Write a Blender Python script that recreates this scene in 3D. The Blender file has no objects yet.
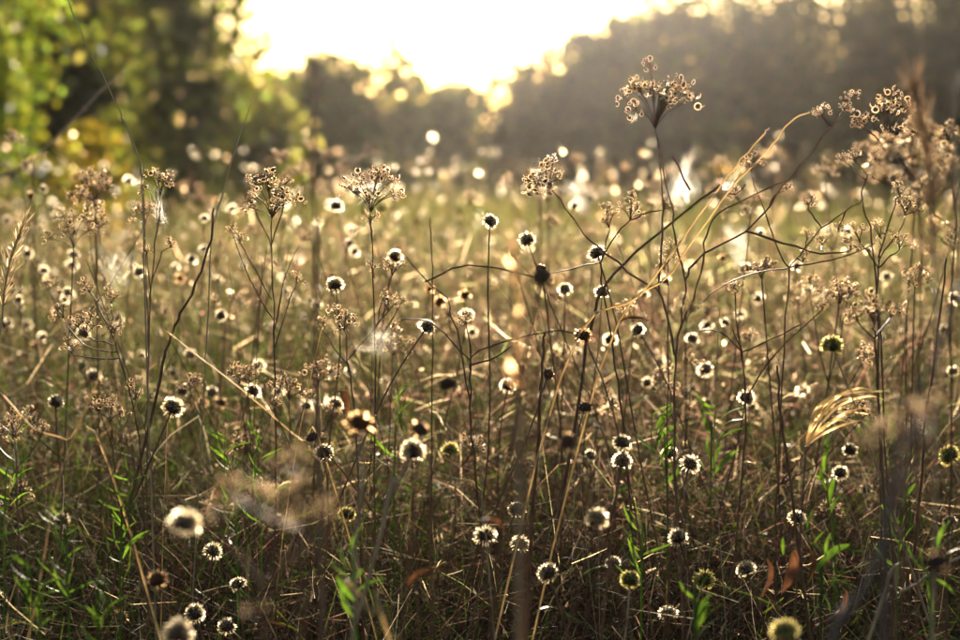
import bpy, math, random
import numpy as np
from mathutils import Vector, Matrix, Quaternion

# ------------------------------------------------------------------ camera, sky, sun, exposure
S = bpy.context.scene
COL = S.collection
PITCH = math.radians(3.9)
CAM = Vector((0.0, 0.0, 0.70))
FPX = 2152.0                       # focal length in photo pixels (960 wide)
SENSOR, LENS = 22.3, 50.0
cd = bpy.data.cameras.new('camera')
cam = bpy.data.objects.new('camera', cd); COL.objects.link(cam)
cam.location = CAM
cam.rotation_euler = (math.pi / 2 - PITCH, 0, 0)
cd.sensor_width = SENSOR; cd.lens = LENS
cd.clip_start = 0.02; cd.clip_end = 3000
cd.dof.use_dof = True
cd.dof.focus_distance = 1.27
cd.dof.aperture_fstop = 6.6
S.camera = cam

SUN_EL, SUN_AZ = math.radians(9.0), math.radians(2.6)     # low sun, a little right of the view axis
w = bpy.data.worlds.new('World'); S.world = w; w.use_nodes = True
nt = w.node_tree; nt.nodes.clear()
wo = nt.nodes.new('ShaderNodeOutputWorld'); bg = nt.nodes.new('ShaderNodeBackground')
sk = nt.nodes.new('ShaderNodeTexSky'); sk.sky_type = 'NISHITA'; sk.sun_disc = False
sk.sun_elevation = SUN_EL; sk.sun_rotation = SUN_AZ
sk.air_density = 1.0; sk.dust_density = 1.2; sk.ozone_density = 1.0
bg.inputs['Strength'].default_value = 0.06
nt.links.new(sk.outputs[0], bg.inputs['Color']); nt.links.new(bg.outputs[0], wo.inputs['Surface'])

ld = bpy.data.lights.new('sun', 'SUN'); ld.energy = 5.0; ld.angle = math.radians(0.53)
ld.color = (1.0, 0.85, 0.66)
sun = bpy.data.objects.new('sun', ld); COL.objects.link(sun)
SDIR = Vector((math.sin(SUN_AZ) * math.cos(SUN_EL), math.cos(SUN_AZ) * math.cos(SUN_EL), math.sin(SUN_EL)))
sun.rotation_euler = (-SDIR).to_track_quat('-Z', 'Y').to_euler()
sun.location = (2, 30, 12)

vs = S.view_settings
vs.view_transform = 'Standard'; vs.look = 'None'; vs.gamma = 1.0; vs.use_curve_mapping = False
vs.exposure = 1.45

cy = S.cycles
cy.max_bounces = 4; cy.diffuse_bounces = 2; cy.glossy_bounces = 1; cy.transmission_bounces = 3
cy.transparent_max_bounces = 8; cy.volume_bounces = 0
cy.use_denoising = True
cy.sample_clamp_indirect = 6.0

random.seed(7); rng = np.random.default_rng(11)
R = math.radians

def at(x, y, d):
    """point at photo pixel (x, y) and depth d metres in front of the camera"""
    cx, cy_ = (x - 480.0) / FPX, (y - 320.0) / FPX
    s, c = math.sin(PITCH), math.cos(PITCH)
    return Vector((cx * d, d * (c - s * cy_), CAM.z + d * (-s - c * cy_)))

# ------------------------------------------------------------------ materials
def newmat(name):
    m = bpy.data.materials.new(name); m.use_nodes = True
    m.node_tree.nodes.clear()
    o = m.node_tree.nodes.new('ShaderNodeOutputMaterial')
    return m, m.node_tree, o

def surf_mat(name, col, col2=None, rough=0.6, trans=0.0, tcol=None, spec=0.3, noise=180.0, attr=False, objvar=0.0, fwd=0.0, frough=0.6):
    """principled + translucent, colour from noise between two tones or from the piece's own colour attribute"""
    m, t, o = newmat(name); N = t.nodes.new; L = t.links.new
    if attr:
        a = N('ShaderNodeAttribute'); a.attribute_name = 'tint'; base = a.outputs['Color']
    else:
        nz = N('ShaderNodeTexNoise'); nz.inputs['Scale'].default_value = noise; nz.inputs['Detail'].default_value = 3
        tc = N('ShaderNodeTexCoord'); L(tc.outputs['Object'], nz.inputs['Vector'])
        rp = N('ShaderNodeValToRGB')
        rp.color_ramp.elements[0].position = 0.35; rp.color_ramp.elements[1].position = 0.68
        rp.color_ramp.elements[0].color = (*col, 1); rp.color_ramp.elements[1].color = (*(col2 or col), 1)
        L(nz.outputs['Fac'], rp.inputs['Fac']); base = rp.outputs['Color']
    if objvar:
        oi = N('ShaderNodeObjectInfo'); mr = N('ShaderNodeMapRange')
        mr.inputs['To Min'].default_value = 1 - objvar; mr.inputs['To Max'].default_value = 1 + objvar
        L(oi.outputs['Random'], mr.inputs['Value'])
        hv = N('ShaderNodeHueSaturation'); L(mr.outputs['Result'], hv.inputs['Value']); L(base, hv.inputs['Color'])
        base = hv.outputs['Color']
    p = N('ShaderNodeBsdfPrincipled'); L(base, p.inputs['Base Color'])
    p.inputs['Roughness'].default_value = rough; p.inputs['Specular IOR Level'].default_value = spec
    if trans > 0:
        tr = N('ShaderNodeBsdfTranslucent')
        if tcol:
            mx = N('ShaderNodeMix'); mx.data_type = 'RGBA'; mx.blend_type = 'MULTIPLY'; mx.inputs['Factor'].default_value = 1.0
            L(base, mx.inputs['A']); mx.inputs['B'].default_value = (*tcol, 1); L(mx.outputs['Result'], tr.inputs['Color'])
        else:
            L(base, tr.inputs['Color'])
        ms = N('ShaderNodeMixShader'); ms.inputs['Fac'].default_value = trans
        L(p.outputs[0], ms.inputs[1]); L(tr.outputs[0], ms.inputs[2]); sh = ms.outputs[0]
        if fwd > 0:                       # thin dry tissue passes light mostly straight on
            rf = N('ShaderNodeBsdfRefraction'); rf.inputs['IOR'].default_value = 1.38; rf.inputs['Roughness'].default_value = frough
            L(base, rf.inputs['Color'])
            m2 = N('ShaderNodeMixShader'); m2.inputs['Fac'].default_value = fwd
            L(sh, m2.inputs[1]); L(rf.outputs[0], m2.inputs[2]); sh = m2.outputs[0]
        L(sh, o.inputs['Surface'])
    else:
        L(p.outputs[0], o.inputs['Surface'])
    return m

M = {}
M['stalk'] = surf_mat('dry_stem', (0.085, 0.036, 0.020), (0.19, 0.095, 0.045), rough=0.55, spec=0.3, objvar=0.25)
M['redstalk'] = surf_mat('red_stem', (0.13, 0.06, 0.036), (0.24, 0.13, 0.075), rough=0.6, spec=0.25)
M['straw'] = surf_mat('straw', (0.50, 0.38, 0.20), (0.70, 0.56, 0.34), rough=0.35, trans=0.4, spec=0.6, noise=90, fwd=.25)
M['greystalk'] = surf_mat('grey_stem', (0.075, 0.055, 0.05), (0.13, 0.09, 0.075), rough=0.55)
M['paletwig'] = surf_mat('pale_twig', (0.30, 0.20, 0.12), (0.42, 0.30, 0.18), rough=0.5, spec=0.4)
M['core'] = surf_mat('head_core', (0.050, 0.028, 0.020), (0.13, 0.075, 0.05), rough=0.8, noise=700, objvar=0.4)
M['core_brown'] = surf_mat('head_core_brown', (0.07, 0.03, 0.014), (0.17, 0.08, 0.035), rough=0.8, noise=600, trans=0.15)
M['core_green'] = surf_mat('head_core_green', (0.05, 0.05, 0.014), (0.10, 0.095, 0.03), rough=0.7, noise=500, trans=0.1)
M['pappus'] = surf_mat('pappus', (0.82, 0.70, 0.48), (0.92, 0.82, 0.62), rough=0.5, trans=0.75, fwd=.36, objvar=.12)
M['pappus_tan'] = surf_mat('pappus_tan', (0.62, 0.38, 0.18), (0.72, 0.48, 0.25), rough=0.5, trans=0.7, fwd=.3)
M['pappus_yellow'] = surf_mat('pappus_yellow', (0.66, 0.55, 0.18), (0.75, 0.66, 0.30), rough=0.5, trans=0.6, fwd=.08)
M['seed'] = surf_mat('seed', (0.045, 0.02, 0.013), (0.10, 0.045, 0.028), rough=0.6, noise=400, trans=0.12)
M['seed_rim'] = surf_mat('seed_rim', (0.84, 0.66, 0.46), (0.93, 0.80, 0.60), rough=0.7, trans=0.65, noise=300, fwd=.5, spec=.1)
M['gold'] = surf_mat('gold_leaf', (0.55, 0.36, 0.13), (0.70, 0.52, 0.28), rough=0.6, trans=0.6, noise=250, fwd=.25, spec=.15)
M['dulltan'] = surf_mat('dull_tan', (0.22, 0.14, 0.08), (0.32, 0.21, 0.12), rough=0.6, trans=0.4)
M['web'] = surf_mat('cobweb', (0.88, 0.83, 0.72), (0.95, 0.90, 0.8), rough=0.4, trans=0.75, fwd=.08)
M['leaf_green'] = surf_mat('leaf_green', (0.06, 0.13, 0.018), (0.12, 0.20, 0.03), rough=0.45, trans=0.55, tcol=(1.5, 1.5, 0.8), noise=120, objvar=0.3)
M['leaf_brown'] = surf_mat('leaf_brown', (0.12, 0.046, 0.02), (0.24, 0.10, 0.04), rough=0.7, trans=0.4, noise=160, objvar=0.2)
M['dry'] = surf_mat('dry_growth', None or (0, 0, 0), attr=True, rough=0.6, trans=0.42, spec=0.2, fwd=.16)
M['green'] = surf_mat('green_growth', (0, 0, 0), attr=True, rough=0.42, trans=0.5, tcol=(1.45, 1.4, 0.8), spec=0.4)
M['crown'] = surf_mat('crown_leaves', (0, 0, 0), attr=True, rough=0.5, trans=0.55, tcol=(1.7, 1.6, 0.6), spec=0.4, fwd=.07)
M['puff'] = surf_mat('seed_puff', (0, 0, 0), attr=True, rough=0.5, trans=0.7, fwd=.3)
M['bark'] = surf_mat('bark', (0.045, 0.032, 0.022), (0.11, 0.08, 0.055), rough=0.9, noise=14)
M['soil'] = surf_mat('soil', (0.045, 0.03, 0.018), (0.11, 0.075, 0.04), rough=0.95, noise=6)

# ------------------------------------------------------------------ mesh helpers
def mesh_np(name, V, F, mats, midx=None, tint=None, smooth=False):
    """V (n,3), F (m,k) all the same corner count"""
    me = bpy.data.meshes.new(name)
    V = np.ascontiguousarray(V, np.float32); F = np.ascontiguousarray(F, np.int32)
    me.vertices.add(len(V)); me.vertices.foreach_set('co', V.ravel())
    k = F.shape[1]
    me.loops.add(F.size); me.loops.foreach_set('vertex_index', F.ravel())
    me.polygons.add(len(F))
    me.polygons.foreach_set('loop_start', np.arange(0, F.size, k, dtype=np.int32))
    me.polygons.foreach_set('loop_total', np.full(len(F), k, np.int32))
    for m in mats: me.materials.append(m)
    if midx is not None: me.polygons.foreach_set('material_index', np.ascontiguousarray(midx, np.int32))
    if smooth: me.polygons.foreach_set('use_smooth', np.ones(len(F), bool))
    if tint is not None:
        a = me.color_attributes.new('tint', 'FLOAT_COLOR', 'POINT')
        c = np.ones((len(V), 4), np.float32); c[:, :3] = tint
        a.data.foreach_set('color', c.ravel())
    me.update(calc_edges=True); me.validate()
    return me

class MB:
    """collects quads / triangles of one mesh"""
    def __init__(s): s.v = []; s.f = []; s.m = []
    def add(s, verts, faces, mi=0):
        b = len(s.v); s.v += [tuple(p) for p in verts]; s.f += [tuple(b + i for i in f) for f in faces]; s.m += [mi] * len(faces)
    def tube(s, pts, rad, n=5, mi=0, cap=True):
        pts = [Vector(p) for p in pts]; V = []; F = []
        ref = Vector((0.31, 0.9, 0.17)).normalized()
        for i, p in enumerate(pts):
            t = (pts[min(i + 1, len(pts) - 1)] - pts[max(i - 1, 0)])
            t = t.normalized() if t.length > 1e-9 else Vector((0, 0, 1))
            a = t.cross(ref)
            if a.length < 1e-4: a = t.cross(Vector((1, 0, 0)))
            a.normalize(); b = t.cross(a)
            r = rad[i] if hasattr(rad, '__len__') else rad
            for k in range(n):
                th = 2 * math.pi * k / n
                V.append(p + a * (math.cos(th) * r) + b * (math.sin(th) * r))
        for i in range(len(pts) - 1):
            for k in range(n):
                F.append((i * n + k, i * n + (k + 1) % n, (i + 1) * n + (k + 1) % n, (i + 1) * n + k))
        if cap: F.append(tuple(range((len(pts) - 1) * n, len(pts) * n)))
        s.add(V, F, mi)
    def ellipsoid(s, c, rx, ry, rz, nu=8, nv=5, mi=0, bump=0.0, rot=None):
        V = []; F = []; c = Vector(c)
        for j in range(nv + 1):
            ph = math.pi * j / nv
            for i in range(nu):
                th = 2 * math.pi * (i + 0.5 * (j % 2)) / nu
                k = 1 + bump * random.uniform(-1, 1)
                p = Vector((rx * math.sin(ph) * math.cos(th), ry * math.sin(ph) * math.sin(th), rz * math.cos(ph))) * k
                if rot: p = rot @ p
                V.append(c + p)
        for j in range(nv):
            for i in range(nu):
                F.append((j * nu + i, (j + 1) * nu + i, (j + 1) * nu + (i + 1) % nu, j * nu + (i + 1) % nu))
        s.add(V, F, mi)
    def mesh(s, name, mats, smooth=False):
        me = bpy.data.meshes.new(name); me.from_pydata(s.v, [], s.f)
        for m in mats: me.materials.append(m)
        me.polygons.foreach_set('material_index', s.m)
        if smooth: me.polygons.foreach_set('use_smooth', [True] * len(s.f))
        me.update(); return me

def link(name, data, parent=None, loc=None, rot=None, scale=None):
    o = bpy.data.objects.new(name, data); COL.objects.link(o)
    if parent is not None: o.parent = parent
    if loc is not None: o.location = loc
    if rot is not None:
        o.rotation_mode = 'QUATERNION'; o.rotation_quaternion = rot
    if scale is not None: o.scale = (scale,) * 3 if not hasattr(scale, '__len__') else scale
    return o

def thing(name, label, cat, loc, group=None, kind=None):
    o = link(name, None, loc=loc); o.empty_display_size = 0.02
    tag(o, label, cat, group, kind); return o

def tag(o, label=None, cat=None, group=None, kind=None):
    if label: o['label'] = label
    if cat: o['category'] = cat
    if group: o['group'] = group
    if kind: o['kind'] = kind
    return o

def smoothpath(pts, per=4):
    """Catmull-Rom through the points"""
    P = [Vector(p) for p in pts]; out = []
    for i in range(len(P) - 1):
        p0 = P[max(i - 1, 0)]; p1 = P[i]; p2 = P[i + 1]; p3 = P[min(i + 2, len(P) - 1)]
        for k in range(per):
            t = k / per
            out.append(0.5 * ((2 * p1) + (p2 - p0) * t + (2 * p0 - 5 * p1 + 4 * p2 - p3) * t * t + (3 * p1 - p0 - 3 * p2 + p3) * t ** 3))
    out.append(P[-1]); return out

def kink(path, amt):
    return [path[0]] + [p + Vector((random.gauss(0, amt), random.gauss(0, amt), random.gauss(0, amt * .6))) for p in path[1:-1]] + [path[-1]]

def up_to(axis):
    return Vector((0, 0, 1)).rotation_difference(Vector(axis).normalized())

# ------------------------------------------------------------------ the ground
gx = np.linspace(-1, 1, 61); gy = np.linspace(-1, 1, 61)
gx = np.sign(gx) * np.abs(gx) ** 2.6 * 700; gy = np.sign(gy) * np.abs(gy) ** 2.6 * 700 + 4
GX, GY = np.meshgrid(gx, gy)
GZ = 0.02 * np.sin(GX * 0.9 + 1) * np.sin(GY * 0.7) + 0.0
GZ = np.where(np.hypot(GX, GY) < 60, GZ - 0.02, -0.04)
gi = np.arange(61 * 61).reshape(61, 61)
gf = np.stack([gi[:-1, :-1], gi[:-1, 1:], gi[1:, 1:], gi[1:, :-1]], -1).reshape(-1, 4)
g = link('ground', mesh_np('ground', np.stack([GX, GY, GZ], -1).reshape(-1, 3), gf, [M['soil']], smooth=True))
g['kind'] = 'structure'

# ------------------------------------------------------------------ trees and shrubs behind the meadow
def leaf_cloud(centres, radii, n, size, cols, flat=0.8):
    """n leaf-sized kite faces spread in clumps; returns V, F, tint"""
    k = rng.choice(len(centres), n, p=np.array(radii) ** 2 / np.sum(np.array(radii) ** 2))
    C = np.array([tuple(c) for c in centres])[k]; Rr = np.array(radii)[k][:, None]
    u = rng.normal(size=(n, 3)); u /= np.linalg.norm(u, axis=1)[:, None]
    rr = rng.random((n, 1)) ** 0.55
    P = C + u * rr * Rr * np.array([1, 1, flat])
    a = rng.normal(size=(n, 3)); a[:, 2] -= 0.4; a /= np.linalg.norm(a, axis=1)[:, None]
    b = np.cross(a, rng.normal(size=(n, 3))); b /= np.linalg.norm(b, axis=1)[:, None]
    c = np.cross(a, b)
    s = size * rng.uniform(0.6, 1.3, (n, 1))
    V = np.stack([P - a * s * .5, P + b * s * .3 + c * s * .06, P + a * s * .5, P - b * s * .3 + c * s * .06], 1).reshape(-1, 3)
    F = np.arange(4 * n).reshape(-1, 4)
    cols = np.array(cols); ci = rng.integers(0, len(cols), n); 
    clump = rng.uniform(0.75, 1.25, len(centres))[k][:, None]
    T = np.repeat(cols[ci] * rng.uniform(0.75, 1.25, (n, 1)) * clump, 4, axis=0)
    return V, F, T

def tree(name, label, px, dist, top, hw, cols, n, leaf, clumps=34, base=0.12, trunks=1, group='trees behind the meadow', cat='tree', fill=0.34):
    c0 = at(px, 173, dist); X, Y = c0.x, c0.y
    H = at(px, top, dist).z; W = hw / FPX * dist
    t = thing(name, label, cat, (X, Y, 0), group)
    zc = H * (0.5 + base / 2); hz = H * (0.5 - base / 2)
    cs = []; rs = []
    for i in range(5):                                   # the outline of the top
        r = fill * min(W, hz) * random.uniform(.55, .85); xx = (i - 2) / 2 * .62 * W + random.uniform(-.08, .08) * W
        cs.append(Vector((xx, random.uniform(-.3, .3) * W, H - r * .8 - (xx / W) ** 2 * hz * .5))); rs.append(r)
    for i in range(clumps):
        u = Vector(rng.normal(size=3)).normalized() * (random.random() ** 0.45)
        r = fill * min(W, hz) * random.uniform(0.7, 1.3)
        k = 1 - 0.5 * r / max(W, hz)
        zz = u.z
        wk = math.sqrt(max(0.05, 1 - max(0, zz) ** 2 * 0.75))
        cs.append(Vector((u.x * W * k * wk, u.y * W * k * wk * 0.8, zc + zz * hz * k - (0.3 * r if zz > .7 else 0)))); rs.append(r)
    n1 = int(n * .62)
    V, F, T = leaf_cloud(cs, rs, n1, leaf, cols)
    u = rng.normal(size=(40, 3)); u /= np.linalg.norm(u, axis=1)[:, None]; u *= rng.random((40, 1)) ** .4
    inner = [Vector((a_[0] * W * .8, a_[1] * W * .6, max(.15 * hz, zc + a_[2] * hz * .86))) for a_ in u]
    V2, F2, T2 = leaf_cloud(inner, [.42 * min(W, hz)] * 40, n - n1, leaf * 1.25, cols)
    V, F, T = np.concatenate([V, V2]), np.concatenate([F, F2 + len(V)]), np.concatenate([T, T2])
    mb = MB(); 
    for q in range(trunks):
        bx = random.uniform(-1, 1) * W * 0.35 * (trunks > 1)
        pts = [Vector((bx + random.uniform(-.05, .05) * W * i, random.uniform(-.04, .04) * W * i, H * 0.72 * i / 5)) for i in range(6)]
        pts[0].z = -0.05
        r0 = H * 0.026 / trunks ** 0.5
        mb.tube(pts, [r0 * (1 - 0.16 * i) for i in range(6)], 7)
    trunk = link('trunk', mb.mesh('trunk', [M['bark']], True), t)
    for q in range(6):
        cc = cs[random.randrange(len(cs))]; st = Vector((0, 0, H * random.uniform(0.15, 0.5)))
        mid = st.lerp(cc, 0.5) + Vector((0, 0, 0.08 * H)); b = MB()
        b.tube(smoothpath([st, mid, cc], 3), [H * 0.009 * (1 - i * 0.12) for i in range(7)], 5)
        link('limb', b.mesh('limb', [M['bark']], True), t)
    link('crown', mesh_np('crown', V, F, [M['crown']], tint=T), t)
    return t

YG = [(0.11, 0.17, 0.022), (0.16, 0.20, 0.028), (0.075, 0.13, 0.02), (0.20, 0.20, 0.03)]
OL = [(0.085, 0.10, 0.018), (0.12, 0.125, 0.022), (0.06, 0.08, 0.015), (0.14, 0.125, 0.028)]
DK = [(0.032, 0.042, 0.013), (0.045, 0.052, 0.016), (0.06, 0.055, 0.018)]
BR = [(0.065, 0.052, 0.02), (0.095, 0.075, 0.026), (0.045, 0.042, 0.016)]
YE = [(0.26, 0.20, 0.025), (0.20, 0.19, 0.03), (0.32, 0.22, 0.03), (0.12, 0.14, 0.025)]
tree('leafy_shrub', 'bright yellow-green leafy shrub filling the upper left corner', -30, 14, -190, 100, YG, 8500, 0.052, clumps=60, base=0.03, trunks=3, cat='shrub', fill=0.30)
tree('yellow_shrub', 'low shrub with yellowing leaves behind the bent bare twig', 92, 15, 118, 44, YE, 1500, 0.055, clumps=16, base=0.05, trunks=2, cat='shrub', fill=0.36)
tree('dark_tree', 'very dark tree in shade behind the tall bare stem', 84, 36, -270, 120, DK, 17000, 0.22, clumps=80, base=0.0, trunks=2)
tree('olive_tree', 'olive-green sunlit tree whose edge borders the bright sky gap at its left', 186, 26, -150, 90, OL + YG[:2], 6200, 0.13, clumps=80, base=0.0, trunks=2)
tree('round_bush', 'small olive bush at the foot of the olive tree', 262, 30, 66, 50, OL, 3000, 0.13, clumps=26, base=0.0, trunks=2, cat='bush')
tree('low_bush', 'yellow-green rounded bush left of the lowest point of the sky', 332, 48, 46, 62, OL + YG[2:3], 4600, 0.2, clumps=34, base=0.0, trunks=2, cat='bush')
tree('pointed_bush', 'slim olive bush with a pointed top in the middle of the treeline', 399, 54, 36, 30, OL, 1700, 0.2, clumps=30, base=0.0, fill=.24, cat='bush')
tree('low_bush', 'lowest hazy bush directly under the bright sky gap', 446, 58, 76, 56, OL, 4600, 0.22, clumps=34, base=0.0, trunks=2, cat='bush')
tree('brown_bush', 'brownish hazy bush just right of the lowest point of the sky', 532, 56, 56, 58, BR, 5000, 0.22, clumps=34, base=0.0, trunks=2, cat='bush')
tree('brown_bush', 'taller brownish bush stepping up toward the large curled umbel', 592, 57, 26, 58, BR + OL[:1], 5600, 0.22, clumps=36, base=0.0, trunks=2, cat='bush')
tree('hazy_tree', 'hazy brown-olive tree behind the large curled umbel', 660, 58, -16, 74, BR + OL[:2], 8500, 0.25, clumps=54, base=0.0, trunks=2)
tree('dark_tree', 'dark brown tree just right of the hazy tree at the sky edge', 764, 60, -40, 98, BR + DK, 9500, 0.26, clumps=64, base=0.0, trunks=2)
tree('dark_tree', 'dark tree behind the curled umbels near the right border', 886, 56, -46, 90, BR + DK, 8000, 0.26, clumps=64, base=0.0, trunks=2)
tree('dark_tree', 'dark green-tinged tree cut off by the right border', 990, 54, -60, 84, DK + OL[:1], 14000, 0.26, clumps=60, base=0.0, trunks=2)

tree('olive_tree', 'olive tree standing beyond the left border of the view', -260, 30, -150, 150, OL, 7000, 0.2, clumps=60, base=0.0, trunks=2)
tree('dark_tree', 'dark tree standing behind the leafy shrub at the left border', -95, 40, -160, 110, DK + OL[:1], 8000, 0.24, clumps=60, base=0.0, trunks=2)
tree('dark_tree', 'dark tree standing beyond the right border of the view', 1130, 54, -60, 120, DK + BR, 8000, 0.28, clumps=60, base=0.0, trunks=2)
# far undergrowth that closes the foot of the treeline
cs = []; rs = []
for i in range(760):
    d = random.uniform(62, 84); x = random.uniform(-0.62, 0.62) * d
    r = random.uniform(0.5, 1.1); cs.append(Vector((x, d, r * 0.6 + 1.3 * random.random() ** 1.5))); rs.append(r)
V, F, T = leaf_cloud(cs, rs, 85000, 0.36, OL + DK)
tag(link('undergrowth', mesh_np('undergrowth', V, F, [M['crown']], tint=T)), 'dense dark undergrowth closing the foot of the far treeline', 'undergrowth', kind='stuff')

# ------------------------------------------------------------------ meadow growth nobody could count
def hw_at(d): return 0.232 * d + 0.45 + 2.5 * np.clip((d - 6) / 20, 0, 1)

def spots(n, d0, d1, power=1.0):
    """points spread over the seen wedge of the meadow"""
    out = np.empty((0, 2))
    while len(out) < n:
        d = d0 + (d1 - d0) * rng.random(n * 2) ** power
        x = rng.uniform(-1, 1, n * 2) * hw_at(d1)
        k = np.abs(x) < hw_at(d)
        out = np.concatenate([out, np.stack([x[k], d[k]], 1)])
    return out[:n]

def patch(x, y, s=1.0, ph=0.0):
    return 0.5 + 0.25 * (np.sin(x * 5.1 * s + 1.3 + ph + 2 * np.sin(y * 2.3 * s)) + np.sin(y * 4.3 * s + 0.7 - ph + 1.5 * np.sin(x * 3.7 * s)))

def ribbons(P, H, lean, wid, S_, curl, tints, z0=None, dirs=None, taper=True):
    """curved flat blades: base P, height H, sideways reach lean"""
    n = len(P); t = np.linspace(0, 1, S_ + 1)[None, :, None]
    az = rng.uniform(0, 2 * np.pi, n) if dirs is None else dirs
    d = np.stack([np.cos(az), np.sin(az), np.zeros(n)], 1)[:, None, :]
    base = np.concatenate([P, (np.zeros((n, 1)) if z0 is None else z0[:, None])], 1)[:, None, :]
    up = np.array([0, 0, 1.0])[None, None, :]
    Hh = H[:, None, None]; Ln = lean[:, None, None]; cu = curl[:, None, None]
    az2 = az + rng.uniform(-1.5, 1.5, n)
    d2 = np.stack([np.cos(az2), np.sin(az2), np.zeros(n)], 1)[:, None, :]
    C = base + up * Hh * (t - 0.35 * cu * t ** 3) + d * Ln * t ** 1.6 + d2 * (Ln * 0.35 * np.sin(t * 3.3))
    fa = rng.uniform(0, np.pi, n); tw = rng.uniform(-1.5, 1.5, n)
    ang = fa[:, None] + tw[:, None] * t[:, :, 0]
    side = np.stack([np.cos(ang), np.sin(ang), 0 * ang], -1)
    wd = wid[:, None, None] * (1 - 0.92 * t ** 2 if taper else 1 - 0.5 * t)
    V = np.stack([C - side * wd * .5, C + side * wd * .5], 2)
    V = V.reshape(n, (S_ + 1) * 2, 3)
    f = np.array([[2 * i, 2 * i + 1, 2 * i + 3, 2 * i + 2] for i in range(S_)])
    F = (np.arange(n)[:, None, None] * (S_ + 1) * 2 + f[None]).reshape(-1, 4)
    T = np.repeat(tints, (S_ + 1) * 2, axis=0)
    return V.reshape(-1, 3), F, T, C

def pick(cols, n, lo=0.7, hi=1.3):
    c = np.array(cols)[rng.integers(0, len(cols), n)]
    return c * rng.uniform(lo, hi, (n, 1))

def merge(parts):
    V = []; F = []; T = []; b = 0
    for v, f, t in parts:
        V.append(v); F.append(f + b); T.append(t); b += len(v)
    return np.concatenate(V), np.concatenate(F), np.concatenate(T)

BROWN = [(0.078, 0.042, 0.028), (0.10, 0.057, 0.037), (0.048, 0.027, 0.02), (0.095, 0.042, 0.03), (0.13, 0.08, 0.05)]
OLIVE = [(0.11, 0.105, 0.045), (0.17, 0.15, 0.07), (0.23, 0.19, 0.10), (0.08, 0.10, 0.03)]
STRAW = [(0.46, 0.35, 0.21), (0.36, 0.27, 0.16), (0.58, 0.47, 0.31), (0.28, 0.20, 0.12)]
GREEN = [(0.06, 0.13, 0.016), (0.085, 0.15, 0.02), (0.11, 0.17, 0.024), (0.05, 0.10, 0.016), (0.14, 0.17, 0.03)]

def rim(d): return np.clip(0.375 + (d - 0.85) * 0.145, 0.36, 0.60)      # growth close to the camera is lower

def canopy(P, lo, hi, ph=0.0):
    k = patch(P[:, 0], P[:, 1], 1.0, ph)
    H = lo + (hi - lo) * (0.45 * k + 0.55 * rng.random(len(P)) ** 1.3)
    lim = rim(P[:, 1]) * (0.8 + 0.2 * rng.random(len(P)))
    return np.minimum(H, lim - 0.03 * rng.random(len(P)))

def twigs(n, d0, d1, zlo, zhi, l0, l1, w0, w1, cols, over=0.0):
    """short criss-cross twig pieces inside the thicket"""
    P = spots(n, d0, d1); k = patch(P[:, 0], P[:, 1], 1.0)
    z = np.minimum(zlo + (zhi - zlo) * (0.35 * k + 0.65 * rng.random(n) ** 0.8), rim(P[:, 1]) * rng.uniform(.6, 1, n) + over * rng.random(n))
    c = np.concatenate([P, z[:, None]], 1)
    a = rng.normal(size=(n, 3)); a[:, 2] = np.abs(a[:, 2]) * 1.1; a /= np.linalg.norm(a, axis=1)[:, None]
    b = np.cross(a, rng.normal(size=(n, 3))); b /= np.linalg.norm(b, axis=1)[:, None]
    L = rng.uniform(l0, l1, (n, 1)); W = rng.uniform(w0, w1, (n, 1)); bend = np.cross(a, b) * L * rng.uniform(-.2, .2, (n, 1))
    V = np.stack([c - a * L / 2 - b * W / 2, c - a * L / 2 + b * W / 2, c + bend - b * W / 2, c + bend + b * W / 2,
                  c + a * L / 2 - b * W * .2, c + a * L / 2 + b * W * .2], 1).reshape(-1, 3)
    F = (np.arange(n)[:, None, None] * 6 + np.array([[0, 1, 3, 2], [2, 3, 5, 4]])[None]).reshape(-1, 4)
    return V, F, np.repeat(pick(cols, n), 6, axis=0)

# dry stalks and twigs, near and middle distance
P = spots(34000, 0.78, 3.6); H = canopy(P, 0.34, 0.66)
n = len(P)
v1 = ribbons(P, H, rng.uniform(0, 0.34, n) ** 1.1, rng.uniform(.0004, .0013, n), 5, rng.uniform(0, .8, n), pick(BROWN * 4 + OLIVE[:1] + STRAW[1:2] + STRAW[3:], n))[:3]
v2 = twigs(80000, 0.84, 3.2, 0.20, 0.585, 0.012, 0.07, .0004, .0010, BROWN * 5 + STRAW[3:] + STRAW[:1] + OLIVE[:2])
v3 = twigs(45000, 0.86, 3.2, 0.24, 0.60, 0.003, 0.010, .0010, .0026, STRAW + BROWN * 2)
v4 = twigs(110000, 0.95, 1.75, 0.30, 0.60, 0.008, 0.045, .00025, .0008, BROWN * 5 + STRAW[3:] + STRAW[:1] + OLIVE)
v5 = twigs(30000, 0.95, 1.75, 0.30, 0.60, 0.002, 0.007, .0008, .0020, STRAW + BROWN * 3)
P = spots(9000, 1.4, 4.6); n = len(P)                                  # wiry stalks standing over the rest
v6 = ribbons(P, rng.uniform(.48, .70, n) * np.clip(.82 + (P[:, 1] - 1.4) * .2, .82, 1.04), rng.uniform(0.02, 0.26, n), rng.uniform(.0004, .0011, n), 5, rng.uniform(0, .5, n), pick(BROWN + OLIVE * 2 + STRAW[:2], n))[:3]
v7 = twigs(60000, 1.7, 4.6, 0.46, 0.68, 0.008, 0.045, .0003, .0010, BROWN * 2 + OLIVE * 2 + STRAW[1:2], over=.07)
v8 = twigs(22000, 1.7, 4.6, 0.48, 0.68, 0.0025, 0.007, .0010, .0028, BROWN * 2 + STRAW, over=.07)
P = spots(9000, 1.0, 1.9); n = len(P)                                  # hair-fine leaning stems in the focal zone
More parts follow.
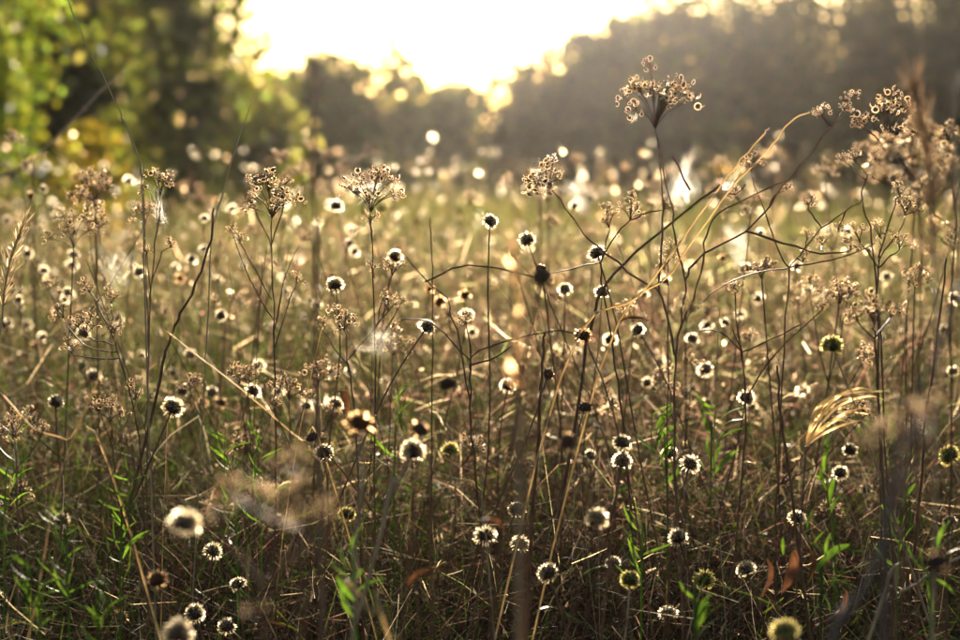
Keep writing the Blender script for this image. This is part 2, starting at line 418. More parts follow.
v9 = ribbons(P, np.minimum(rng.uniform(.42, .66, n), rim(P[:, 1]) + .10 * rng.random(n) ** 1.5), rng.uniform(0.03, 0.34, n), rng.uniform(.0003, .0007, n), 7, rng.uniform(0, .4, n), pick(BROWN * 2 + OLIVE + STRAW[:2], n))[:3]
v10 = twigs(36000, 1.05, 1.9, 0.44, 0.66, 0.012, 0.06, .0002, .0005, BROWN * 2 + OLIVE + STRAW, over=.07)
V, F, T = merge([v1, v2, v3, v4, v5, v6, v7, v8, v9, v10])
tag(link('dry_stalks', mesh_np('dry_stalks', V, F, [M['dry']], tint=T)), 'tangled thicket of thin dry brown stalks and twigs', 'dry stalks', kind='stuff')

# green grass, denser at the left and in patches at the right
P = spots(66000, 0.8, 3.6); az = P[:, 0] / P[:, 1]
keep = rng.random(len(P)) < np.clip(0.36 + 0.6 * np.clip(-az / 0.18, -0.1, 1) + 0.18 * np.clip(az / 0.15, 0, 1) + 0.5 * (patch(P[:, 0], P[:, 1], 1.3, 2.0) - 0.5), 0.1, 1)
P = P[keep]; n = len(P); H = canopy(P, 0.34, 0.64, 1.0)
vg = ribbons(P, H, rng.uniform(0.01, 0.24, n), rng.uniform(.0008, .0026, n), 5, rng.uniform(0, 1.2, n), pick(GREEN, n))[:3]
v4 = twigs(26000, 0.95, 1.9, 0.28, 0.59, 0.015, 0.055, .0006, .0020, GREEN)
c6 = v4[0].reshape(-1, 6, 3).mean(1); az = c6[:, 0] / c6[:, 1]
kk = rng.random(len(c6)) < np.clip(0.22 + 0.75 * np.clip(-az / 0.15, -0.1, 1) + 0.3 * np.clip(az / 0.15, 0, 1), 0.08, 1)
v4 = (v4[0].reshape(-1, 6, 3)[kk].reshape(-1, 3), (np.arange(kk.sum())[:, None, None] * 6 + np.array([[0, 1, 3, 2], [2, 3, 5, 4]])[None]).reshape(-1, 4), v4[2].reshape(-1, 6, 3)[kk].reshape(-1, 3))
P = spots(26000, 1.0, 2.8); az = P[:, 0] / P[:, 1]                      # taller fine blades, mostly at the left
P = P[rng.random(len(P)) < np.clip(0.25 + 0.75 * np.clip(-az / 0.14, -0.15, 1) + 0.3 * np.clip(az / 0.15, 0, 1), 0.05, 1)]; n = len(P)
vh = ribbons(P, np.minimum(rng.uniform(.40, .66, n), rim(P[:, 1]) + .07 * rng.random(n) ** 1.4), rng.uniform(0.02, 0.25, n), rng.uniform(.0006, .0018, n), 6, rng.uniform(0, .8, n), pick(GREEN, n, .8, 1.4))[:3]
V, F, T = merge([vg, v4, vh])
tag(link('green_grass', mesh_np('green_grass', V, F, [M['green']], tint=T)), 'narrow green grass blades growing between the dry stalks', 'grass', kind='stuff')

# meadow from 3.4 to 12 m
P = spots(38000, 3.3, 12, 0.8); n = len(P); H = canopy(P, 0.30, 0.62) * rng.uniform(.85, 1.2, n)
tn = np.where(rng.random((n, 1)) < 0.58, pick(GREEN, n), pick(STRAW + BROWN * 3, n))
V, F, T, _ = ribbons(P, H, rng.uniform(0.0, 0.2, n), rng.uniform(.0016, .0045, n), 4, rng.uniform(0, 1, n), tn)
v3 = twigs(9000, 3.0, 11, 0.30, 0.66, 0.006, 0.02, .003, .007, STRAW + BROWN)
V, F, T = merge([(V, F, T), v3])
tag(link('meadow_grass', mesh_np('meadow_grass', V, F, [M['green']], tint=T)), 'out-of-focus golden and green grass of the middle meadow', 'grass', kind='stuff')

# meadow from 12 m to the trees
P = spots(42000, 11.5, 66, 0.75); n = len(P); H = rng.uniform(0.30, 0.62, n)
tn = np.where(rng.random((n, 1)) < 0.5, pick(GREEN, n), pick(STRAW + BROWN * 2, n))
V, F, T, _ = ribbons(P, H, rng.uniform(0.0, 0.25, n), rng.uniform(.008, .02, n) * (P[:, 1] / 20) ** .6, 3, rng.uniform(0, 1, n), tn)
tag(link('distant_grass', mesh_np('distant_grass', V, F, [M['green']], tint=T)), 'pale distant grass running to the foot of the trees', 'grass', kind='stuff')

# far seed heads: each a stalk with a small tuft of bristles, too many and too small to tell apart
def puffs(n, d0, d1, z0, z1, size, cols, power=1.0):
    P = spots(n, d0, d1, power); z = z0 + (z1 - z0) * rng.random(n) ** 1.4
    c = np.concatenate([P, z[:, None]], 1)
    m = 9
    u = rng.normal(size=(n, m, 3)); u[:, :, 2] = u[:, :, 2] + 0.35; u /= np.linalg.norm(u, axis=2)[:, :, None]
    b = np.cross(u, rng.normal(size=(n, m, 3))); b /= np.linalg.norm(b, axis=2)[:, :, None]
    s = (size * rng.uniform(.7, 1.3, n))[:, None, None]
    cc = c[:, None, :]
    V = np.stack([cc + u * s * .35 - b * s * .12, cc + u * s * .35 + b * s * .12, cc + u * s + b * s * .3, cc + u * s - b * s * .3], 2).reshape(-1, 3)
    F = np.arange(n * m * 4).reshape(-1, 4)
    T = np.repeat(pick(cols, n, .85, 1.1), m * 4, axis=0)
    wd = .0012 * (P[:, 1] / 6) ** .5
    sv = ribbons(P, z, rng.uniform(0, .02, n), wd, 2, np.zeros(n), pick(BROWN, n), taper=False)[:3]
    return merge([(V, F, T), sv])
PU = [(0.82, 0.70, 0.48), (0.74, 0.58, 0.36), (0.85, 0.77, 0.58), (0.50, 0.34, 0.19), (0.40, 0.26, 0.14)]
V, F, T = merge([puffs(620, 4.2, 12, 0.42, 0.82, .0092, PU), puffs(420, 12, 40, 0.45, 0.95, .017, PU, .8)])
tag(link('distant_seed_heads', mesh_np('distant_seed_heads', V, F, [M['puff']], tint=T)), 'countless distant seed heads glowing as pale out-of-focus discs', 'seed heads', kind='stuff')

# ------------------------------------------------------------------ seed head plants
def make_core(seed, mat):
    random.seed(seed); b = MB()
    b.ellipsoid((0, 0, 0.0004), .0040, .0040, .0034, 12, 8, bump=0.05)
    for j, (ph, k) in enumerate(((2.5, 8), (2.05, 11), (1.65, 12))):      # overlapping bracts below
        for i in range(k):
            th = 2 * math.pi * (i + .5 * (j % 2)) / k + random.uniform(-.1, .1)
            o = Vector((math.sin(ph) * math.cos(th), math.sin(ph) * math.sin(th), math.cos(ph)))
            tdir = Vector((math.cos(ph) * math.cos(th), math.cos(ph) * math.sin(th), -math.sin(ph))) * -1
            sd = o.cross(tdir).normalized(); p = o * .0037
            tip = p + tdir * .0026 + o * random.uniform(.0003, .0012)
            b.add([p - sd * .0008, p + sd * .0008, p + tdir * .0015 + o * .0006 + sd * .0006, tip, p + tdir * .0015 + o * .0006 - sd * .0006], [(0, 1, 2, 3, 4)])
    return b.mesh('seed_head', [mat], False)

def make_pappus(seed, mat, n=190, r1=.0070, lo=1.0, th_max=2.15, wid=.00038):
    """bristles radiating from the head, gaps where tufts have flown"""
    random.seed(seed); b = MB()
    gaps = [(random.uniform(0, 6.28), random.uniform(.1, .42)) for _ in range(random.choice((0, 0, 1, 1, 2)))]
    for i in range(n):
        ct = random.uniform(math.cos(th_max), 1); ph = math.acos(ct); th = random.uniform(0, 2 * math.pi)
        if any(abs((th - g0 + math.pi) % (2 * math.pi) - math.pi) < gw and ph > 0.7 for g0, gw in gaps): continue
        o = Vector((math.sin(ph) * math.cos(th), math.sin(ph) * math.sin(th), math.cos(ph)))
        sd = o.cross(Vector((random.gauss(0, 1), random.gauss(0, 1), random.gauss(0, 1)))).normalized()
        up = o.cross(sd)
        L = r1 * random.uniform(.8, 1.08); bow = random.uniform(-.0011, .0011)
        w_ = wid * random.uniform(.7, 1.2)
        a = o * .0030; m_ = o * ((L + .003) / 2) + up * bow * .5; e = o * L + up * bow + Vector((0, 0, -.0003))
        b.add([a - sd * w_ * .4, a + sd * w_ * .4, m_ + sd * w_ * .9, m_ - sd * w_ * .9], [(0, 1, 2, 3)])
        b.add([m_ - sd * w_ * .9, m_ + sd * w_ * .9, e + sd * w_ * .35, e - sd * w_ * .35], [(0, 1, 2, 3)])
    return b.mesh('pappus', [mat], False)

CORES = {'w': [make_core(10 + i, M['core']) for i in range(4)], 'b': [make_core(20 + i, M['core_brown']) for i in range(2)],
         'd': [make_core(25 + i, M['core']) for i in range(2)], 'y': [make_core(30 + i, M['core_green']) for i in range(2)]}
PAPS = {'w': [make_pappus(40 + i, M['pappus'], (520, 430, 380, 560, 260, 470, 420)[i % 7], r1=.0061 + .0002 * (i % 4)) for i in range(14)],
        'b': [make_pappus(50 + i, M['pappus_tan'], 110, .0062) for i in range(2)],
        'd': [make_pappus(60 + i, M['pappus_tan'], 34, .0052) for i in range(2)],
        'y': [make_pappus(70 + i, M['pappus_yellow'], 380, .0067, wid=.0005) for i in range(2)]}

def make_leaf(seed, L=.03, wd=.005, mat='leaf_green', fold=.25, droop=.3, n=6):
    random.seed(seed); V = []; F = []
    for i in range(n + 1):
        t = i / n; x = L * t; wv = wd * .5 * (math.sin(math.pi * min(1, t * .93 + .05)) ** .8) + .0002
        z = L * (.25 * t - droop * t * t) + random.uniform(-.01, .01) * L; y0 = L * .06 * math.sin(t * 3 + seed)
        V += [(x, y0 - wv, z + fold * wv), (x, y0, z), (x, y0 + wv, z + fold * wv)]
    for i in range(n):
        F += [(3 * i, 3 * i + 1, 3 * i + 4, 3 * i + 3), (3 * i + 1, 3 * i + 2, 3 * i + 5, 3 * i + 4)]
    b = MB(); b.add(V, F); return b.mesh('leaf', [M[mat]], True)

LEAF_G = [make_leaf(80 + i, .030, .0055, 'leaf_green') for i in range(3)]
LEAF_N = [make_leaf(90 + i, .034, .0028, 'leaf_green', droop=.35) for i in range(3)]
LEAF_B = [make_leaf(100 + i, .024, .006, 'leaf_brown', fold=.7, droop=.6) for i in range(3)]

random.seed(21)
def stem_path(top, lean=None, n=5):
    """a bowed stem from the ground up to the point top"""
    bx, by = (random.gauss(0, .11), random.gauss(0, .06)) if lean is None else lean
    base = Vector((top.x + bx, top.y + by, 0.0))
    bow = Vector((random.gauss(0, .035), random.gauss(0, .02), 0))
    pts = [base.lerp(top, t) + bow * math.sin(t * math.pi) + Vector((random.gauss(0, .003), random.gauss(0, .003), 0)) for t in (0, .3, .55, .78, .93)]
    pts[0] = base
    return pts + [top]

def seed_plant(name, label, group, top, scale, typ, i, leaves=0, via=None, lean=None, stem_mat='stalk', cat='seed head', r=.0009):
    pts = stem_path(top, lean)
    if via: pts = [pts[0]] + via + [top]
    base = pts[0].copy(); t = thing(name, label, cat, base, group)
    path = smoothpath([p - base for p in pts], 3)
    nn = len(path); b = MB(); b.tube(path, [r * (1.25 - .5 * k / nn) for k in range(nn)], 5)
    link('stem', b.mesh('stem', [M[stem_mat]], True), t)
    ax = (pts[-1] - pts[-2]).normalized() + Vector((random.gauss(0, .35), random.uniform(.2, 1.5), .2))
    q = up_to(ax) @ Quaternion((0, 0, 1), random.uniform(0, 6.28))
    h = link('seed_head', CORES[typ][i % len(CORES[typ])], t, loc=path[-1], rot=q, scale=[scale * random.uniform(.86, 1.04), scale * random.uniform(.86, 1.04), scale * random.uniform(.8, 1.08)])
    link('pappus', PAPS[typ][i % len(PAPS[typ])], h, scale=random.uniform(.84, 1.06))
    for k in range(leaves):
        j = random.randint(nn // 2, nn - 3)
        src = random.choice(LEAF_B if random.random() < .6 else LEAF_N)
        link('leaf', src, t, loc=path[j], rot=Quaternion((0, 0, 1), random.uniform(0, 6.28)) @ Quaternion((0, 1, 0), random.uniform(-.8, .3)), scale=random.uniform(.5, 1))
    return t

# landmarks that labels can refer to: (x, y, phrase)
LM = [(655, 105, 'the largest curled umbel'), (541, 172, 'the tilted white-webbed umbel'), (372, 200, 'the umbel with a bright web on top'),
      (272, 205, 'the umbel left of the reddish stalk'), (158, 190, 'the flat webbed umbel'), (885, 140, 'the ringed umbel at the right'),
      (845, 415, 'the golden dry leaf tuft'), (820, 560, 'the green leafy sprig'), (270, 510, 'the blurred brown umbel in front'),
      (873, 318, 'the dark withered head'), (360, 420, 'the blurred tan head'), (515, 330, 'the pale blurred stalk'),
      (622, 449, 'the two stacked seed heads'), (85, 330, 'the brown umbel cluster'), (380, 340, 'the fuzzy white tuft'),
      (542, 275, 'the dark bare seed head'), (185, 520, 'the big blurred seed head'), (676, 350, 'the forking red stem'),
      (60, 540, 'the feathery green sprig'), (937, 555, 'the green rosette at the right edge'), (485, 533, 'the lone head low in the middle'),
      (30, 250, 'the plume at the left edge'), (750, 165, 'the ringed umbel under the straw stalks'), (785, 625, 'the olive head at the bottom edge')]
ORD = ['', 'second ', 'third ', 'fourth ', 'fifth ', 'sixth ', 'seventh ', 'eighth ', 'ninth ', 'tenth ']
def direction(dx, dy):
    a = math.degrees(math.atan2(-dy, dx)) % 360
    return ['right of', 'up and right of', 'above', 'up and left of', 'left of', 'down and left of', 'below', 'down and right of'][int((a + 22.5) // 45) % 8]

ADJ = {'w': 'white-haloed seed head', 'b': 'tan withered seed head', 'd': 'dark bare seed head', 'y': 'yellow-green seed head'}
# (x, y, outer diameter in photo pixels, kind, own label)
HEADS = [
 (490,219,21,'w','white-haloed seed head standing highest, left of the tall one beside it'), (527,238,20,'w','crisp white-haloed seed head right of and below the highest one'), (511,257,18,'b',None),
 (542,275,20,'d','dark bare seed head in a tight cluster at the centre'), (541,268,13,'d',None), (565,288,19,'w',None), (597,251,22,'w','white-haloed seed head where the red stems cross'),
 (602,290,21,'w','white-haloed seed head just under the crossing red stems'), (335,283,21,'w','large dark-cored seed head right of the reddish blurred stalk'), (395,255,19,'w',None),
 (467,313,19,'w',None), (465,294,17,'b',None), (427,325,23,'w','pale seed head on a pale stem in the centre left'), (440,300,17,'b',None), (638,328,21,'w',None),
 (336,402,20,'w',None), (448,382,19,'d',None), (508,384,20,'w',None), (520,367,17,'b',None), (583,333,26,'b',None), (610,338,17,'w',None), (548,373,14,'d',None), (585,406,16,'d',None), (472,331,14,'w',None),
 (665,279,15,'w',None), (707,324,15,'w',None), (725,321,16,'w',None), (692,337,18,'w',None), (758,297,14,'w',None), (745,267,15,'w',None), (740,313,14,'w',None), (808,290,14,'w',None), (827,292,12,'w',None),
 (755,339,14,'w',None), (764,341,12,'w',None), (832,343,26,'y','large yellowish ragged seed head left of the dark withered head'), (647,381,17,'w',None), (705,368,18,'w',None), (780,364,13,'w',None), (802,389,16,'w',None),
 (746,396,22,'w',None), (751,406,17,'w',None), (708,401,15,'w',None), (953,370,16,'w',None), (955,297,15,'w',None), (945,328,13,'w',None), (792,332,11,'w',None), (693,388,14,'w',None), (880,337,14,'w',None),
 (28,252,13,'w',None), (74,253,15,'w',None), (72,264,14,'w',None), (44,269,14,'w',None), (192,258,15,'w',None), (180,277,14,'b',None), (218,279,12,'w',None), (60,291,13,'w',None), (8,321,14,'w',None), (48,315,13,'y',None),
 (27,324,13,'w',None), (84,331,18,'w',None), (221,314,16,'w',None), (43,336,14,'w',None), (94,374,17,'w',None), (82,364,15,'w',None), (9,362,13,'w',None), (142,354,13,'w',None), (124,358,12,'w',None), (56,400,20,'w',None),
 (173,405,25,'w','crisp round seed head with a full white halo at the left'), (253,389,20,'w','round white-haloed seed head near the left, by itself in the grass'), (212,391,16,'w',None), (203,401,15,'b',None), (173,372,14,'w',None), (150,394,13,'w',None), (118,317,13,'w',None), (287,291,13,'w',None), (275,326,12,'w',None), (156,419,14,'w',None), (207,462,0,'w',None),
 (62,518,20,'w',None), (185,520,37,'w','large blurred white seed head at the lower left'), (213,549,24,'w',None), (158,577,30,'b','tan translucent seed head at the lower left'), (238,582,24,'w','spiky white seed head at the lower left bottom'), (195,611,27,'w',None), (227,624,26,'w',None), (178,630,36,'w','blurred cream seed head cut by the bottom edge at left'), (273,479,18,'w',None),
 (312,436,15,'d',None), (324,450,26,'w',None), (360,420,36,'b','blurred tan head on a pale stalk, close in front'), (413,449,29,'w','bright white-crowned seed head in the lower middle'), (427,449,14,'w',None), (450,448,20,'y',None), (420,428,22,'d',None), (485,533,27,'w','lone white-haloed seed head low in the middle'), (517,507,24,'w',None), (520,542,24,'w',None), (548,570,28,'w','white-haloed seed head leaning left near the bottom centre'),
 (597,516,29,'w','large creamy seed head on a straight stem, lower centre'), (622,440,26,'w','upper of the two stacked seed heads'), (622,459,25,'w','lower of the two stacked seed heads'), (590,454,19,'w',None), (613,561,22,'w',None), (630,577,26,'y','yellow-green seed head near the bottom centre'), (347,512,22,'y',None), (568,440,20,'d',None), (642,514,17,'w',None),
 (670,452,20,'w',None), (690,462,23,'w','round white-haloed seed head right of the two stacked ones'), (850,448,21,'w','white-haloed seed head under the golden dry leaf tuft'), (840,471,20,'w',None), (866,487,18,'w',None), (797,516,23,'w',None), (678,535,25,'w','white-haloed seed head facing left, lower right of centre'), (746,567,25,'w',None), (713,560,22,'b',None), (704,577,24,'y',None),
 (668,611,24,'w','white-haloed seed head near the bottom edge, right of centre'), (785,627,36,'y','olive yellow seed head at the bottom edge'), (949,453,26,'y','yellow-fringed green head at the right edge'), (845,509,17,'w',None), (937,560,28,'d',None), (640,580,15,'w',None), (884,479,15,'w',None), (120,616,22,'b',None), (950,520,20,'w',None), (0,596,24,'w',None),
 (300,520,0,'w',None), (545,395,15,'w',None), (20,290,11,'w',None), (100,300,11,'w',None), (245,330,11,'w',None), (310,300,12,'w',None), (660,360,13,'w',None), (820,470,15,'b',None), (560,345,13,'w',None), (690,265,11,'w',None), (905,330,12,'w',None), (240,300,11,'w',None)]
HEADS = [h for h in HEADS if h[2] > 0]

def auto_labels(items, noun):
    """nearest landmark + direction (+ order from it) makes each label its own"""
    slots = {}
    for i, (x, y, dia, typ, lab) in enumerate(items):
        if lab: continue
        best = min(LM, key=lambda l: math.hypot(x - l[0], y - l[1]) + (200 if math.hypot(x - l[0], y - l[1]) < 9 else 0))
        slots.setdefault((best[2], direction(x - best[0], y - best[1]), typ), []).append((math.hypot(x - best[0], y - best[1]), i))
    out = [it[4] for it in items]
    for (ph, dr, typ), lst in slots.items():
        lst.sort()
        for k, (_, i) in enumerate(lst):
            nth = (ORD[min(k, 9)] + 'nearest ') if len(lst) > 1 else ''
            out[i] = f"{noun(items[i])}, {nth}{dr} {ph}"
    return out

def noun_head(it):
    d = it[2]
    return ('small ' if d < 15 else 'large ' if d > 25 else '') + ADJ[it[3]]
labs = auto_labels(HEADS, noun_head)
for i, (x, y, dia, typ, lab) in enumerate(HEADS):
    real = .0138 * random.uniform(.96, 1.06) * (0.62 if typ == 'd' else 1)
    d = real * FPX / dia
    if typ == 'd': d = min(d, 1.6)
    sc = dia * d / FPX / (.0138 if typ != 'd' else .0100)
    stm = {'w': 'stalk', 'b': 'redstalk', 'd': 'stalk', 'y': 'paletwig'}[typ]
    seed_plant('seed_head_stalk', labs[i], 'seed head stalks in the foreground', at(x, y + dia * .1, d), sc, typ, i,
               leaves=(1 if dia > 17 and random.random() < .5 else 0), stem_mat=stm, r=.00055 * random.uniform(.8, 1.3))

for i in range(195):
    d = 1.75 + 3.0 * random.random() ** 1.3; x = random.uniform(-15, 975) if random.random() < .55 else random.uniform(-15, 430)
    hgt = random.choice([random.uniform(.46, .62), random.uniform(.5, .68), random.uniform(.58, .64 + .025 * d)])
    p = at(x, 300, d); p.z = hgt
    typ = random.choices('wbd', (7, 2, 1))[0]
    seed_plant('seed_head_stalk', 'small soft-focus seed head far back in the golden middle of the meadow', 'soft-focus seed head stalks of the middle meadow', p,
               random.uniform(.75, 1.02), typ, i, r=.0005)

# ------------------------------------------------------------------ umbel plants
def make_cluster(seed, nseed=9, r=.0052, sr=.0016):
    """a small umbel head: short stalks ending in flat seeds with a pale winged rim"""
    random.seed(seed); b = MB()
    for i in range(nseed):
        ph = math.acos(random.uniform(-.25, 1)) ; th = random.uniform(0, 6.28)
        o = Vector((math.sin(ph) * math.cos(th), math.sin(ph) * math.sin(th), math.cos(ph)))
        c = o * r * random.uniform(.55, 1.2)
        b.tube([Vector((0, 0, 0)), o * r * .5 + Vector((0, 0, -.0003)), c * .92], .00014, 3, 0, cap=False)
        q = up_to(Vector((random.gauss(0, 1), random.gauss(0, 1) + .9, random.gauss(0, .7))))
        s = sr * random.uniform(.6, 1.2); el = random.uniform(.4, 1.0); arc = random.uniform(.62, 1.0)
        if random.random() < .7: b.ellipsoid(c, s * .55 * el, s * .55, s * .24, 6, 4, 0, rot=q)
        V = []; F = []
        n = 9
        for k in range(n):
            a = 2 * math.pi * arc * k / (n - 1) + seed
            for rr, zz in ((.72, .0), (.98, .13), (1.06, .0), (.98, -.13)):
                V.append(c + q @ Vector((math.cos(a) * s * rr * el, math.sin(a) * s * rr, zz * s + .18 * s * math.sin(2 * a + seed))))
        for k in range(n - 1):
            for m_ in range(4):
                F.append((k * 4 + m_, (k + 1) * 4 + m_, (k + 1) * 4 + (m_ + 1) % 4, k * 4 + (m_ + 1) % 4))
        b.add(V, F, 1)
    return b.mesh('seed_cluster', [M['seed'], M['seed_rim']], True)
CLUST = [make_cluster(200 + i, random.Random(i).randint(8, 12)) for i in range(7)]

random.seed(33)
def add_umbel(t, base, node, axis, width, dome=.55, rays=None, csize=1.0, droop=0.0):
    """rays from the node, each with its seed cluster; width in metres"""
    R0 = width / 2; q = up_to(axis) @ Quaternion((0, 0, 1), random.uniform(0, 6.28))
    n = rays or max(3, min(19, int(width / .0028)))
    b = MB(); ends = []
    for i in range(n):
        k = math.sqrt((i + .6) / n); th = i * 2.39996 + random.uniform(-.2, .2)
        rr = (R0 - .001) * k if n > 3 else (R0 * .6)
        h = R0 * (1.5 - dome * 1.5 * k * k) * random.uniform(.5, 1.15) - droop * R0 * k * k
        e = Vector((rr * math.cos(th), rr * math.sin(th), h)); 
        b.tube(smoothpath([Vector((0, 0, 0)), Vector((e.x * .35, e.y * .35, h * .55)), e], 3), .00030, 4, cap=False); ends.append(e)
    u = link('umbel', b.mesh('umbel', [M['stalk']], True), t, loc=node - base, rot=q)
    for e in ends:
        ax = (e.normalized() + Vector((random.gauss(0, .25), random.gauss(0, .25), .2))).normalized()
        link('seed_cluster', random.choice(CLUST), u, loc=e, rot=up_to(ax) @ Quaternion((0, 0, 1), random.uniform(0, 6.28)), scale=csize * random.uniform(.8, 1.15))
    return u

def umbel_plant(label, d, stem, branches, group='dry umbel plants', r=.0011, mat='stalk', csize=1.0, name='umbel_plant', dd=0.0):
    """stem and branches as photo polylines at depth d; a branch is (points, umbel width px or 0, axis tilt x)"""
    P = [at(x, y, d) for x, y in stem]
    low = P[0]; base = Vector((low.x + random.uniform(-.03, .03), low.y + random.uniform(-.02, .04), 0))
    if low.z > .12: P = [base, base.lerp(low, .55) + Vector((random.uniform(-.01, .01), 0, 0))] + P
    t = thing(name, label, 'dry plant', base, group)
    path = kink(smoothpath([p - base for p in P], 4), .0004); nn = len(path)
    b = MB(); b.tube(path, [r * (.78 - .34 * k / nn) * random.uniform(.9, 1.2) for k in range(nn)], 6); link('stem', b.mesh('stem', [M[mat]], True), t)
    for br in branches:
        pts, wpx = br[0], br[1]; tilt = br[2] if len(br) > 2 else 0.0
        dk = random.uniform(-.02, .02)
        if len(pts) > 1:
            Q = [at(x, y, d + dk * (k / (len(pts) - 1))) for k, (x, y) in enumerate(pts)]
            pth = kink(smoothpath([p - base for p in Q], 3), .0005); b = MB()
            b.tube(pth, [r * (.52 - .25 * k / len(pth)) * random.uniform(.85, 1.25) for k in range(len(pth))], 5); link('branch', b.mesh('branch', [M[mat]], True), t)
            end = Q[-1]
        else:
            end = at(pts[0][0], pts[0][1], d)
        if wpx:
            wm = wpx * d / FPX
            ax = Vector((tilt, random.uniform(-.25, .1), 1.0))
            node = end if len(pts) > 1 else end
            add_umbel(t, base, node, ax, wm, csize=csize * min(1.0, max(.6, wm / .025)))
    return t

umbel_plant('tall red-stemmed plant carrying the largest curled umbel against the trees', 1.22,
    [(684, 640), (676, 500), (674, 400), (677, 345)],
    [([(674, 355), (662, 297), (640, 280), (607, 254), (585, 235), (566, 208), (552, 190)], 44, -.75),
     ([(660, 296), (660, 262), (663, 222), (661, 180), (655, 128)], 80, 0.0),
     ([(677, 345), (682, 310), (685, 280), (679, 255), (673, 225), (667, 185), (659, 145)], 0),
     ([(685, 280), (695, 262), (712, 249), (745, 231), (770, 205), (790, 177), (815, 147), (838, 120)], 0),
     ([(838, 120), (848, 104)], 14, .2), ([(832, 126), (822, 117)], 14, -.4), ([(838, 119), (843, 112)], 10, .5),
     ([(680, 330), (692, 300), (702, 262), (706, 234), (720, 214), (752, 196), (786, 181)], 0),
     ([(745, 231), (782, 243), (820, 254), (850, 251)], 14, .3), ([(690, 190), (672, 155)], 0)], r=.00125, mat='redstalk', csize=1.1)
umbel_plant('open forking plant with tiny ringed umbels right of the tallest plant', 1.27,
    [(776, 640), (778, 480), (782, 380), (789, 268)],
    [([(789, 268), (775, 240), (765, 212), (755, 186), (751, 172)], 26, -.1), ([(789, 268), (805, 248), (822, 228), (845, 212), (862, 199)], 0),
     ([(789, 268), (820, 262), (850, 255), (875, 243)], 0), ([(789, 268), (760, 272), (735, 280), (710, 295), (690, 310)], 0),
     ([(797, 258), (803, 262)], 13, .1), ([(805, 248), (807, 240)], 14), ([(822, 250), (822, 246)], 16), ([(765, 212), (775, 196), (786, 190)], 11, .4),
     ([(822, 228), (812, 214), (808, 206)], 9), ([(845, 212), (838, 232)], 10, .4), ([(745, 185), (735, 195)], 12, -.5)], r=.0009)
umbel_plant('thin plant with a wide ringed umbel at the right against dark trees', 1.2,
    [(892, 640), (886, 480), (880, 330), (872, 240), (862, 200), (870, 172)],
    [([(870, 172), (872, 160), (884, 150)], 70, .1), ([(868, 176), (856, 162)], 15, -.4), ([(866, 180), (846, 163)], 13, -.6), ([(872, 176), (884, 184)], 0)], r=.0008)
umbel_plant('brown blurred umbel plant at the right, just in front of the ringed one', .92,
    [(917, 640), (917, 450), (918, 350), (921, 260), (918, 190)], [([(918, 205), (914, 182)], 78, -.1), ([(918, 215), (898, 196), (888, 184)], 34, -.4), ([(919, 205), (934, 190), (944, 176)], 36, .3)], r=.0009, csize=1.0)
umbel_plant('umbel plant with brown heads cut off by the right border', 1.05,
    [(948, 640), (952, 440), (950, 320), (956, 220)], [([(956, 220), (952, 172)], 50, .1), ([(955, 230), (936, 215), (928, 205)], 30, -.3), ([(954, 250), (940, 238), (935, 236)], 18), ([(953, 210), (968, 160)], 44, .3)], r=.0009)
umbel_plant('low chain of ringed umbels right of the forking plant', 1.25,
    [(882, 640), (880, 480), (878, 330), (878, 268)], [([(878, 268), (866, 250), (860, 242)], 24, -.4), ([(878, 268), (880, 250), (880, 240)], 26), ([(878, 268), (892, 256), (899, 250)], 24, .4), ([(878, 262), (902, 225), (905, 216)], 30, .1), ([(878, 258), (895, 205), (899, 196)], 20, .1)], r=.0009)
umbel_plant('upright umbel plant with a bright web on top, right of the reddish stalk', 1.25,
    [(376, 640), (374, 480), (375, 380), (374, 310), (372, 240)], [([(372, 240), (371, 212)], 58, .05), ([(372, 232), (371, 224)], 17), ([(374, 278), (373, 271)], 11), ([(375, 330), (383, 300), (392, 276)], 28, .2), ([(376, 350), (392, 318), (399, 308)], 15), ([(374, 330), (386, 312), (388, 304)], 14, -.2)], r=.0008)
umbel_plant('umbel plant with a wide brown head just left of the reddish stalk', 1.3,
    [(276, 640), (276, 480), (274, 350), (272, 290), (272, 240)], [([(272, 245), (272, 218)], 58), ([(272, 250), (258, 215), (254, 200)], 13, -.4), ([(272, 245), (284, 200), (285, 186)], 13), ([(272, 300), (255, 270), (240, 243)], 15, -.3), ([(274, 320), (250, 280), (232, 232)], 9, -.3), ([(274, 330), (284, 280), (300, 245)], 0), ([(274, 350), (290, 300), (296, 285)], 14, .2)], r=.0008)
umbel_plant('flat webbed umbel on a tall stem at the left', 1.33,
    [(146, 640), (146, 480), (148, 380), (151, 290), (157, 230), (160, 208)], [([(160, 210), (160, 196)], 36), ([(148, 340), (145, 260), (144, 165)], 0), ([(150, 300), (148, 262), (147, 255)], 8, -.4), ([(152, 280), (163, 252), (170, 248)], 12, .4)], r=.0008, mat='redstalk')
umbel_plant('cluster of brown umbels on a leaning stem at the left', 1.24,
    [(150, 640), (141, 460), (132, 400), (118, 350), (108, 325)], [([(108, 325), (94, 300), (90, 293)], 16, -.4), ([(112, 335), (112, 316), (111, 304)], 22, .1), ([(116, 345), (96, 340), (86, 338)], 34, -.2), ([(114, 340), (114, 332)], 15, .3), ([(118, 352), (84, 345), (64, 318)], 20, -.5), ([(120, 358), (90, 358), (72, 353)], 20, -.4), ([(128, 385), (134, 400)], 15, .3)], r=.0009)
umbel_plant('loose ringed umbel beside the fuzzy white tuft', 1.2,
    [(362, 640), (358, 480), (352, 390), (346, 342)], [([(346, 342), (344, 330)], 34), ([(348, 360), (372, 330), (388, 312)], 18, .3), ([(348, 365), (330, 340), (322, 330)], 14, -.3)], r=.0008)
